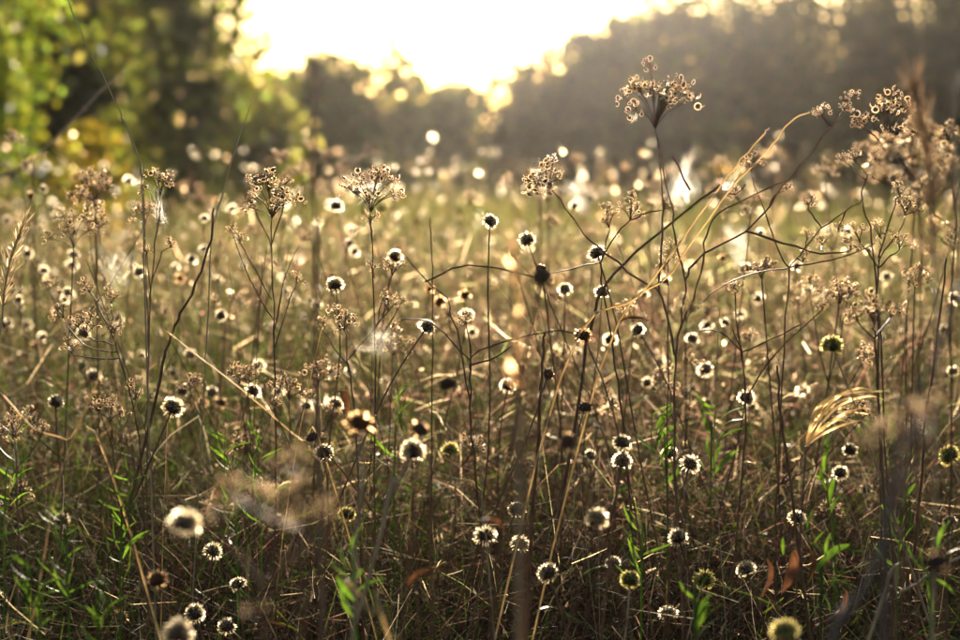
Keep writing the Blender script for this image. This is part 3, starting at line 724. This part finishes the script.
umbel_plant('dark stem with ringed umbels left of the largest umbel', 1.3,
    [(632, 640), (628, 480), (620, 400), (611, 340), (603, 290), (601, 262)], [([(601, 262), (606, 240), (609, 228)], 22, -.1), ([(601, 262), (616, 235), (630, 220)], 30, .2), ([(608, 225), (607, 213)], 14, -.1), ([(630, 220), (650, 212), (664, 210)], 20, .3), ([(601, 262), (575, 268), (548, 274)], 0)], r=.0010)
umbel_plant('curving brown branch that arches down through the centre', 1.22,
    [(500, 640), (478, 500), (470, 420), (471, 380), (470, 345)], [([(470, 400), (455, 330), (446, 298), (425, 280), (406, 256)], 0), ([(470, 370), (480, 350), (560, 330), (585, 345)], 0), ([(470, 345), (466, 325)], 16), ([(470, 360), (430, 322), (400, 320)], 0), ([(471, 365), (500, 355), (520, 340)], 0), ([(425, 282), (470, 265), (545, 280)], 0)], r=.0010)
umbel_plant('brownish blurred umbel low beside the forking red stem', 1.0, [(686, 640), (686, 480), (685, 380), (686, 330)], [([(686, 330), (686, 322)], 32), ([(686, 350), (702, 330), (706, 316)], 12, .3)], r=.0008)
umbel_plant('small column of ringed seeds beside the big umbel stem', 1.3, [(668, 640), (667, 480), (668, 350), (668, 280)], [([(668, 280), (668, 262)], 18), ([(668, 285), (664, 270)], 14, -.3), ([(668, 262), (671, 248)], 12, .1)], r=.0006)
umbel_plant('large blurred reddish-brown umbel close in front at the lower left', .58, [(262, 720), (264, 640), (268, 560)], [([(268, 565), (272, 532)], 84), ([(266, 590), (230, 545), (222, 518)], 30, -.3), ([(268, 580), (306, 540), (316, 520)], 30, .3)], r=.0011, mat='redstalk', csize=.7)
umbel_plant('blurred brown umbel above the large reddish one at the lower left', .55, [(300, 720), (302, 640), (300, 520)], [([(300, 520), (298, 476)], 46), ([(300, 530), (245, 505), (232, 494)], 26, -.4), ([(300, 545), (262, 620)], 30, -.4)], r=.0010, mat='redstalk', csize=.65)
umbel_plant('blurred brown umbel close in front at the right', .56, [(890, 720), (897, 620), (903, 480)], [([(903, 480), (904, 445)], 60), ([(903, 500), (925, 440), (930, 420)], 34, .3), ([(902, 510), (880, 470), (876, 450)], 34, -.3)], r=.0011, mat='redstalk', csize=.65)
umbel_plant('small reddish umbel low at the left edge', 1.15, [(20, 640), (18, 540), (16, 450)], [([(16, 450), (14, 440)], 34), ([(17, 470), (34, 448), (40, 438)], 18, .3)], r=.0008, mat='redstalk')
umbel_plant('faint ringed umbel left of the crisp round seed head', 1.2, [(124, 640), (120, 520), (112, 440)], [([(112, 440), (110, 422)], 34), ([(114, 450), (132, 412), (135, 398)], 16, .3), ([(113, 450), (100, 412)], 14, -.3)], r=.0007)
umbel_plant('ringed umbel low between the reddish stalk and the crisp round head', 1.2, [(300, 640), (296, 520), (290, 430)], [([(290, 430), (289, 400)], 30), ([(292, 450), (276, 412)], 16, -.3), ([(292, 440), (308, 398)], 14, .3)], r=.0007)
umbel_plant('dark withered broad head at the right of the forking plant', 1.1, [(884, 640), (882, 480), (877, 370), (875, 335)], [([(875, 335), (874, 326)], 34), ([(875, 338), (890, 318)], 16, .5), ([(875, 340), (858, 322)], 16, -.5)], r=.0011, csize=1.25)
umbel_plant('low brown umbel among the grass right of centre', 1.3, [(730, 640), (742, 480), (746, 400), (742, 352)], [([(742, 352), (720, 332), (700, 330)], 0), ([(742, 352), (770, 340), (800, 325)], 0), ([(742, 352), (733, 330)], 0), ([(746, 400), (770, 360), (822, 310)], 10), ([(742, 360), (735, 300), (738, 292)], 14, -.3)], r=.0010)

ulabs = 'small soft-focus dry umbel plant standing back in the meadow'
for i in range(88):
    d = 1.42 + 2.0 * random.random() ** 1.3; x = random.choice([random.uniform(-10, 970), random.uniform(520, 970), random.uniform(-10, 330)]); zt = random.uniform(.50, .64 + .03 * d)
    p = at(x, 300, d); p.z = zt
    base = Vector((p.x + random.gauss(0, .05), p.y + random.gauss(0, .05), 0))
    t = thing('umbel_plant', ulabs, 'dry plant', base, 'soft-focus umbel plants of the middle meadow')
    pts = [Vector((0, 0, 0)), (p - base) * .5 + Vector((random.gauss(0, .015), 0, 0)), p - base]
    pth = smoothpath(pts, 4); b = MB(); b.tube(pth, [.0007 * (1.2 - .5 * k / 9) for k in range(9)], 5); link('stem', b.mesh('stem', [M['stalk']], True), t)
    add_umbel(t, base, p, (random.gauss(0, .2), random.gauss(0, .2), 1), random.uniform(.018, .034), rays=random.randint(4, 8))
    for k in range(random.randint(1, 3)):
        st = pth[random.randint(4, 7)]; en = st + Vector((random.gauss(0, .035), random.gauss(0, .03), random.uniform(.04, .09)))
        b = MB(); b.tube([st, st.lerp(en, .5) + Vector((0, 0, -.006)), en], [.0005, .0004, .0003], 4); link('branch', b.mesh('branch', [M['stalk']], True), t)
        add_umbel(t, base, base + en, (random.gauss(0, .3), random.gauss(0, .3), 1), random.uniform(.010, .02), rays=random.randint(3, 5))

# ------------------------------------------------------------------ single stalks, straws and twigs
def stalk(name, label, d, pts, r, mat, cat='stalk', d2=None, nodes=0, ground=True, taper=.45):
    n = len(pts)
    P = [at(x, y, d + ((d2 or d) - d) * k / (n - 1)) for k, (x, y) in enumerate(pts)]
    if ground and P[0].z > .03:
        b0 = P[0] + (P[0] - P[1]).normalized() * .04
        kx = P[0].z / max(P[1].z - P[0].z, .02); base = Vector((P[0].x + max(-.14, min(.14, (P[0].x - P[1].x) * kx)), P[0].y + random.uniform(-.02, .03), 0)); P = [base, base.lerp(P[0], .5)] + P
    base = P[0].copy(); base.z = 0
    t = thing(name, label, cat, base)
    path = kink(smoothpath([p - base for p in P], 5), min(.0005, r * .45)); nn = len(path); b = MB()
    b.tube(path, [r * (1 - taper * k / nn) for k in range(nn)], 7); link('stem', b.mesh('stem', [M[mat]], True), t)
    for k in range(nodes):
        j = int(nn * (k + 1.2) / (nodes + 1.4)); b = MB(); q = path[j]; q2 = path[min(j + 1, nn - 1)]
        dirv = (q2 - q).normalized(); b.tube([q - dirv * .0015, q, q + dirv * .0015], [r * .7, r * 1.45, r * .7], 7)
        link('node', b.mesh('node', [M[mat]], True), t)
    return t

stalk('bare_stalk', 'tall thin bare stem crossing the upper left corner', 1.2, [(146, 330), (144, 230), (140, 165), (127, 128), (106, 82), (84, 38), (62, -14)], .0006, 'paletwig', nodes=5)
stalk('bent_twig', 'blurred bare twig slanting behind the tall thin stem', 2.1, [(-30, 224), (30, 164), (72, 122), (100, 92), (125, 70)], .0019, 'paletwig', nodes=3)
stalk('reddish_stalk', 'straight blurred reddish stalk standing left of centre', .78, [(322, 660), (320, 520), (317, 380), (315, 230), (314, 62)], .0016, 'redstalk', taper=.75)
stalk('pale_stalk', 'thick pale blurred stalk standing in the centre', .62, [(522, 690), (524, 560), (521, 440), (516, 360), (514, 262)], .0009, 'dulltan', taper=.1)
stalk('grey_stalk', 'dark grey blurred stalk leaning across the lower right', .60, [(820, 700), (848, 620), (884, 540), (905, 450), (930, 372), (962, 285)], .0014, 'greystalk', taper=.5)
stalk('grey_stalk', 'shorter grey blurred stalk joining the leaning one at lower right', .62, [(874, 690), (886, 590), (888, 520), (898, 440), (906, 400)], .0011, 'greystalk', taper=.4)
stalk('yellow_stalk', 'blurred pale stalk under the blurred tan head', .80, [(352, 690), (356, 570), (361, 480), (361, 432)], .0008, 'paletwig', taper=.3)
stalk('straw_stalk', 'glossy straw stalk slanting up to a frayed tip at the right', 1.17, [(560, 380), (640, 296), (690, 228), (728, 176), (758, 140), (769, 128)], .0007, 'straw', nodes=2)
stalk('straw_stalk', 'second glossy straw stalk slanting beside the first toward the withered tips', 1.19, [(600, 370), (672, 272), (730, 190), (766, 152), (790, 122), (810, 112)], .0007, 'straw', nodes=2)
stalk('brown_stick', 'dark brown stick slanting under the crossing red stems', 1.4, [(575, 420), (590, 330), (606, 284), (660, 232), (720, 186)], .0013, 'stalk', nodes=1)
stalk('thick_stalk', 'thick blurred stalk at the top right border', .7, [(968, 420), (964, 300), (958, 190), (954, 130), (960, 72)], .0010, 'paletwig', taper=.2)
stalk('grass_stalk', 'hair-thin grass stem in front of the olive tree', 1.3, [(205, 360), (212, 240), (222, 196), (238, 140), (256, 94)], .0005, 'paletwig')
stalk('dark_stalk', 'dark thin stem leaning right, left of the wide brown umbel', 1.28, [(150, 420), (168, 345), (186, 305), (208, 250), (214, 208)], .0011, 'stalk')
stalk('slanting_grass', 'pale grass stem slanting down through the left grass', 1.2, [(330, 470), (300, 440), (240, 388), (205, 362), (165, 330)], .0006, 'straw', ground=True)
stalk('slanting_grass', 'shiny grass stem slanting at the lower left edge', 1.15, [(110, 470), (66, 440), (34, 428), (0, 392)], .0008, 'straw')
stalk('dark_stalk', 'black straight stem rising in the middle of the centre', 1.2, [(538, 440), (541, 390), (543, 350), (544, 333)], .0012, 'stalk')
stalk('pale_twig', 'pale slanting twig under the bright white-crowned seed head', 1.0, [(380, 530), (392, 495), (403, 470), (408, 455)], .0011, 'paletwig')
stalk('pale_twig', 'pale broken twig lying low in the bottom middle', .82, [(392, 650), (374, 614), (345, 580)], .0010, 'straw')
stalk('pale_twig', 'thin twig slanting across the bottom right corner', 1.05, [(880, 602), (898, 594), (930, 574), (962, 556)], .0010, 'paletwig')
stalk('thin_stalk', 'hair-thin upright stem right of the tilted umbel web', 1.2, [(432, 420), (433, 330), (432, 270), (430, 218)], .0005, 'stalk')
stalk('dark_stalk', 'dark stem running through the right grass below the golden tuft', 1.2, [(800, 560), (790, 480), (782, 420), (777, 365)], .0011, 'stalk')
stalk('dark_stalk', 'upright brown stem standing near the right border', 1.2, [(918, 520), (925, 420), (938, 330), (946, 258)], .0009, 'stalk')

# many thin stems criss-crossing the focal zone, each one separate
random.seed(5)
for i in range(80):
    d = random.uniform(1.0, 1.75); x = random.uniform(-10, 970); y1 = random.uniform(235, 430) + (d < 1.15) * 60
    lean = random.gauss(0, 85); y0 = 600
    mat = random.choices(['stalk', 'redstalk', 'paletwig', 'straw'], (6, 3, 2, 1))[0]
    stalk('dry_stalk', 'one of many thin dry stems criss-crossing between the seed heads', d, [(x, y0), (x + lean * .3 + random.gauss(0, 6), y0 + (y1 - y0) * .5), (x + lean, y1)], random.uniform(.00025, .0005), mat)['group'] = 'thin dry stems between the seed heads'

# ------------------------------------------------------------------ cobwebs, plumes and tufts
def cobweb(label, x, y, d, wpx, hpx, ax=(0, 0, 1), n=70, name='cobweb', cat='cobweb', mat='web', th=.000028):
    """fine threads strung between scattered anchor points, densest along a few strands"""
    c = at(x, y, d); Wm, Hm = wpx * d / FPX, hpx * d / FPX
    random.seed(int(x * 7 + y)); b = MB(); q = up_to(ax)
    A = [Vector((random.gauss(0, .26) * Wm, random.gauss(0, .2) * Wm, random.uniform(-.5, .5) * Hm)) for _ in range(16)]
    for a_ in A: a_.x *= .45 + .75 * (a_.z / Hm + .5)
    for i in range(int(n * .9)):
        s_ = random.choice(A) + Vector((random.gauss(0, .07), random.gauss(0, .07), random.gauss(0, .07))) * Wm
        e = random.choice(A) + Vector((random.gauss(0, .12), random.gauss(0, .12), random.gauss(0, .12))) * Wm
        if (e - s_).length < .1 * Wm: continue
        m_ = s_.lerp(e, random.uniform(.35, .65)) + Vector((random.gauss(0, .06) * Wm, random.gauss(0, .06) * Wm, -.05 * Hm))
        sd = (e - s_).cross(Vector((random.gauss(0, 1), random.gauss(0, 1), random.gauss(0, 1)))).normalized() * th * random.uniform(.5, 1.6)
        b.add([q @ (s_ - sd), q @ (s_ + sd), q @ (m_ + sd), q @ (m_ - sd)], [(0, 1, 2, 3)]); b.add([q @ (m_ - sd), q @ (m_ + sd), q @ (e + sd * .6), q @ (e - sd * .6)], [(0, 1, 2, 3)])
    o = link(name, b.mesh(name, [M[mat]], False), loc=c); tag(o, label, cat, 'cobwebs and tufts'); return o

cobweb('white cobweb funnel inside the tilted umbel', 543, 178, 1.22, 26, 34, (-.6, 0, 1), 90)
cobweb('bright cobweb caught on top of the umbel right of the reddish stalk', 369, 188, 1.25, 30, 26, n=90)
cobweb('pale cobweb cone under the flat umbel at the left', 160, 202, 1.33, 24, 40, n=70)
cobweb('glowing white web sheet beside the stem of the largest umbel', 684, 178, 2.6, 40, 56, (.35, 0, 1), 90, th=.0002)
cobweb('tiny white web inside the largest umbel', 634, 118, 1.2, 14, 12, n=50)
cobweb('spiky grey-white web tangle above the brown umbel cluster', 121, 262, .98, 36, 52, n=80, th=.000028)
cobweb('fuzzy white tuft lying on the loose ringed umbel', 380, 340, .86, 56, 24, (.25, 0, 1), 80, th=.000028)
cobweb('pale web sheet hanging behind the forking red stem', 738, 246, 2.9, 22, 50, n=90, th=.0002)
cobweb('bright web speck under the straw stalks', 728, 186, 1.4, 14, 12, n=40, th=.0002)
cobweb('soft web patch left of the largest umbel, among far grass', 583, 195, 2.9, 34, 30, n=90, th=.0002)

def plume(label, pts, d, wpx, n, mat, seed, name='grass_plume'):
    """a feathery grass head on its stem"""
    random.seed(seed); P = [at(x, y, d) for x, y in pts]; base = Vector((P[0].x, P[0].y + .01, 0))
    t = thing(name, label, 'grass plume', base, 'feathery grass plumes')
    path = smoothpath([Vector((0, 0, 0)), (P[0] - base) * .6] + [p - base for p in P], 5)
    b = MB(); b.tube(path, .0006, 5); link('stem', b.mesh('stem', [M['paletwig']], True), t)
    b = MB(); Wm = wpx * d / FPX; L = len(path)
    for i in range(n):
        j = random.randint(int(L * .62), L - 1); s = path[j]; k = (j - L * .62) / (L * .38)
        dv = (path[min(j + 1, L - 1)] - path[max(j - 1, 0)]).normalized()
        e = s + dv * random.uniform(.4, 1.2) * Wm + Vector((random.gauss(0, .35), random.gauss(0, .35), random.gauss(0, .2))) * Wm * (1.05 - .6 * k)
        sd = (e - s).cross(Vector((random.gauss(0, 1), random.gauss(0, 1), random.gauss(0, 1)))).normalized() * .0004
        b.add([s - sd * .4, s + sd * .4, s.lerp(e, .7) + sd, e, s.lerp(e, .7) - sd], [(0, 1, 2, 3, 4)])
    link('plume', b.mesh('plume', [M[mat]], False), t)
plume('feathery pale grass plume at the left edge', [(-4, 420), (2, 320), (8, 270), (22, 228)], 1.25, 18, 200, 'straw', 3)
plume('blurred tan grass plume beside the ringed umbel at the right', [(936, 420), (934, 280), (930, 170), (916, 95)], .8, 34, 200, 'dulltan', 4)
plume('golden fluffy grass head on the pale stalk in the centre', [(518, 470), (518, 400), (516, 340), (514, 258)], .66, 16, 160, 'pappus_tan', 6)

# ------------------------------------------------------------------ leafy green plants and the golden leaf tuft
def leafy(name, label, d, stem, leaves, cat='green plant', group=None, mat='leaf_green'):
    """leaves: (x, y of base, angle deg in picture, length px, width factor, kind)"""
    P = [at(x, y, d) for x, y in stem]; base = Vector((P[0].x, P[0].y, 0))
    t = thing(name, label, cat, base, group)
    path = smoothpath([Vector((0, 0, 0))] + [p - base for p in P], 4); b = MB(); b.tube(path, [.0007 * (1 - .7 * k / len(path)) for k in range(len(path))], 5)
    link('stem', b.mesh('stem', [M[mat]], True), t)
    for k, (x, y, ang, L, wf, kd) in enumerate(leaves):
        src = {'g': LEAF_G, 'n': LEAF_N, 'b': LEAF_B}[kd][k % 3]; L0 = {'g': .030, 'n': .034, 'b': .024}[kd]
        a = R(ang); dirv = Vector((math.cos(a), random.uniform(-.5, .3), math.sin(a))).normalized()
        q = Vector((1, 0, 0)).rotation_difference(dirv) @ Quaternion((1, 0, 0), random.uniform(-.9, .9))
        s = L * d / FPX / L0
        link('leaf', src, t, loc=at(x, y, d) - base, rot=q, scale=(s, s * wf, s))
random.seed(9)
leafy('leafy_sprig', 'green leafy sprig with bright backlit leaves and two rusty dead leaves', 1.08, [(820, 640), (822, 600), (818, 565), (806, 530), (812, 505)],
      [(818, 585, 10, 34, 1.1, 'g'), (815, 570, 42, 44, 1.3, 'g'), (818, 590, -60, 26, 1.1, 'g'), (812, 552, 60, 26, 1, 'g'), (806, 545, -20, 24, 1.1, 'g'), (806, 530, 75, 30, 1.2, 'g'),
       (806, 545, -70, 40, 1.2, 'b'), (795, 550, -95, 42, 1.3, 'b'), (783, 555, 95, 20, 1.2, 'g'), (824, 556, 75, 24, 1, 'g'), (845, 590, -110, 44, .9, 'b'), (765, 560, -80, 36, 1.2, 'b')])
leafy('leafy_sprig', 'upright green sprig with narrow yellow-edged leaves under the golden dry leaf tuft', 1.1, [(835, 640), (834, 540), (828, 500), (826, 450)],
      [(826, 470, 88, 34, 1.3, 'g'), (826, 490, 100, 26, 1.2, 'g'), (828, 505, 80, 30, 1.4, 'g'), (826, 480, 160, 14, 1, 'g'), (830, 515, 65, 24, 1.2, 'g'), (826, 452, 85, 24, 1.2, 'g')])
leafy('leafy_rosette', 'bright green leaf rosette at the right edge', 1.0, [(930, 640), (930, 600), (928, 572)],
      [(928, 572, 130, 36, 1.1, 'g'), (930, 570, 62, 44, 1, 'g'), (934, 566, 45, 34, 1, 'g'), (928, 575, 105, 30, 1, 'g'), (926, 580, -75, 36, 1, 'g'), (938, 548, 70, 30, 1, 'g'), (935, 580, -30, 22, 1, 'g')])
def sprig(label, x, y, d, hpx, n, kd, group):
    st = [(x + random.gauss(0, 8), y + hpx), (x + random.gauss(0, 4), y + hpx * .5), (x, y)]
    lv = []
    for i in range(n):
        t = i / n; yy = y + hpx * (1 - t) * .85; xx = x + (st[0][0] - x) * (1 - t) * .8
        lv.append((xx, yy, random.choice([random.uniform(25, 75), random.uniform(105, 155)]), random.uniform(22, 40) * (1.1 - .4 * t), random.uniform(.8, 1.3), kd))
    leafy('leafy_sprig', label, d, st, lv, group=group)
for args in [('feathery green sprig at the lower left edge', 60, 505, 1.05, 110, 22, 'n'), ('feathery green sprig just above the big blurred seed head', 130, 470, 1.15, 110, 18, 'n'),
             ('dim green sprig in the bottom left corner', 30, 560, 1.0, 90, 18, 'n'), ('narrow-leaved sprig low between the spiky and tan seed heads', 108, 580, .98, 80, 14, 'n'),
             ('green sprig among the grass above the lower left sprig', 20, 420, 1.25, 120, 18, 'n'), ('green sprig below the wide brown umbel', 262, 420, 1.35, 120, 16, 'n'),
             ('green sprig in the grass left of the reddish stalk', 225, 430, 1.3, 120, 18, 'n'), ('short green sprig right of the two stacked seed heads', 652, 408, 1.35, 90, 12, 'g'),
             ('yellow-green sprig below the forking red stem', 718, 398, 1.4, 90, 12, 'g'), ('green sprig behind the largest lower centre head', 640, 505, 1.2, 90, 12, 'n'),
             ('green sprig under the pale webbed stem in the centre', 395, 375, 1.4, 110, 14, 'n'), ('green sprig at the right border under the golden tuft', 905, 480, 1.2, 100, 12, 'g'),
             ('green sprig low right of the bottom edge heads', 700, 590, 1.0, 60, 9, 'g'), ('green sprig under the blurred tan head', 350, 540, .95, 90, 10, 'g')]:
    sprig(*args, 'green sprigs in the thicket')

base = at(806, 446, 1.12); foot = Vector((base.x - .01, base.y, 0))
t = thing('dry_leaf_tuft', 'golden dry grass leaves curling over to the right', 'dry grass', foot)
b = MB(); b.tube(smoothpath([Vector((0, 0, 0)), (base - foot) * .6 + Vector((-.006, 0, 0)), base - foot], 4), .0006, 5); link('stem', b.mesh('stem', [M['stalk']], True), t)
random.seed(12)
for k, pl in enumerate([[(806, 446), (815, 420), (828, 402), (850, 393), (890, 391)], [(806, 446), (820, 425), (842, 404), (868, 396), (884, 400)], [(806, 446), (822, 430), (840, 415), (862, 408), (874, 412)],
                        [(806, 446), (812, 424), (820, 406), (836, 396), (846, 392)], [(806, 446), (810, 425), (816, 408), (834, 394)], [(806, 446), (826, 432), (846, 424), (862, 420)], [(806, 446), (818, 420), (836, 398), (858, 388), (876, 392)],
                        [(806, 446), (813, 428), (832, 406), (852, 398), (872, 404)], [(806, 446), (824, 428), (848, 413), (868, 414)], [(806, 446), (809, 430), (822, 412), (840, 408), (856, 400)], [(806, 446), (816, 432), (838, 420), (850, 424)]]):
    Q = smoothpath([at(x, y, 1.12 + random.uniform(-.012, .012) * i) - foot for i, (x, y) in enumerate(pl)], 4); V = []; F = []
    for i, p in enumerate(Q):
        tt = i / (len(Q) - 1); wv = .0009 * (math.sin(math.pi * (.12 + .85 * tt)) ** .7)
        V += [p + Vector((-.35, .35, .85)) * wv * .7, p + Vector((0, -.2, 0)) * wv, p + Vector((.35, .3, -.85)) * wv * .7]
    for i in range(len(Q) - 1): F += [(3 * i, 3 * i + 1, 3 * i + 4, 3 * i + 3), (3 * i + 1, 3 * i + 2, 3 * i + 5, 3 * i + 4)]
    b = MB(); b.add(V, F); link('blade', b.mesh('blade', [M['gold']], True), t)

# ------------------------------------------------------------------ sunlit evening haze
HAZE = True
if HAZE:
    m, tn_, o = newmat('haze'); pv = tn_.nodes.new('ShaderNodeVolumePrincipled')
    pv.inputs['Color'].default_value = (1.0, 0.95, 0.88, 1); pv.inputs['Density'].default_value = 0.00010
    pv.inputs['Anisotropy'].default_value = 0.89
    tn_.links.new(pv.outputs[0], o.inputs['Volume'])
    b = MB(); x0, x1, y0, y1, z0, z1 = -60, 60, -8, 110, -1.2, 14
    b.add([(x0, y0, z0), (x1, y0, z0), (x1, y1, z0), (x0, y1, z0), (x0, y0, z1), (x1, y0, z1), (x1, y1, z1), (x0, y1, z1)],
          [(0, 3, 2, 1), (4, 5, 6, 7), (0, 1, 5, 4), (1, 2, 6, 5), (2, 3, 7, 6), (3, 0, 4, 7)])
    hz = link('haze', b.mesh('haze', [m])); tag(hz, 'thin golden evening haze in front of the trees', 'haze', kind='stuff')
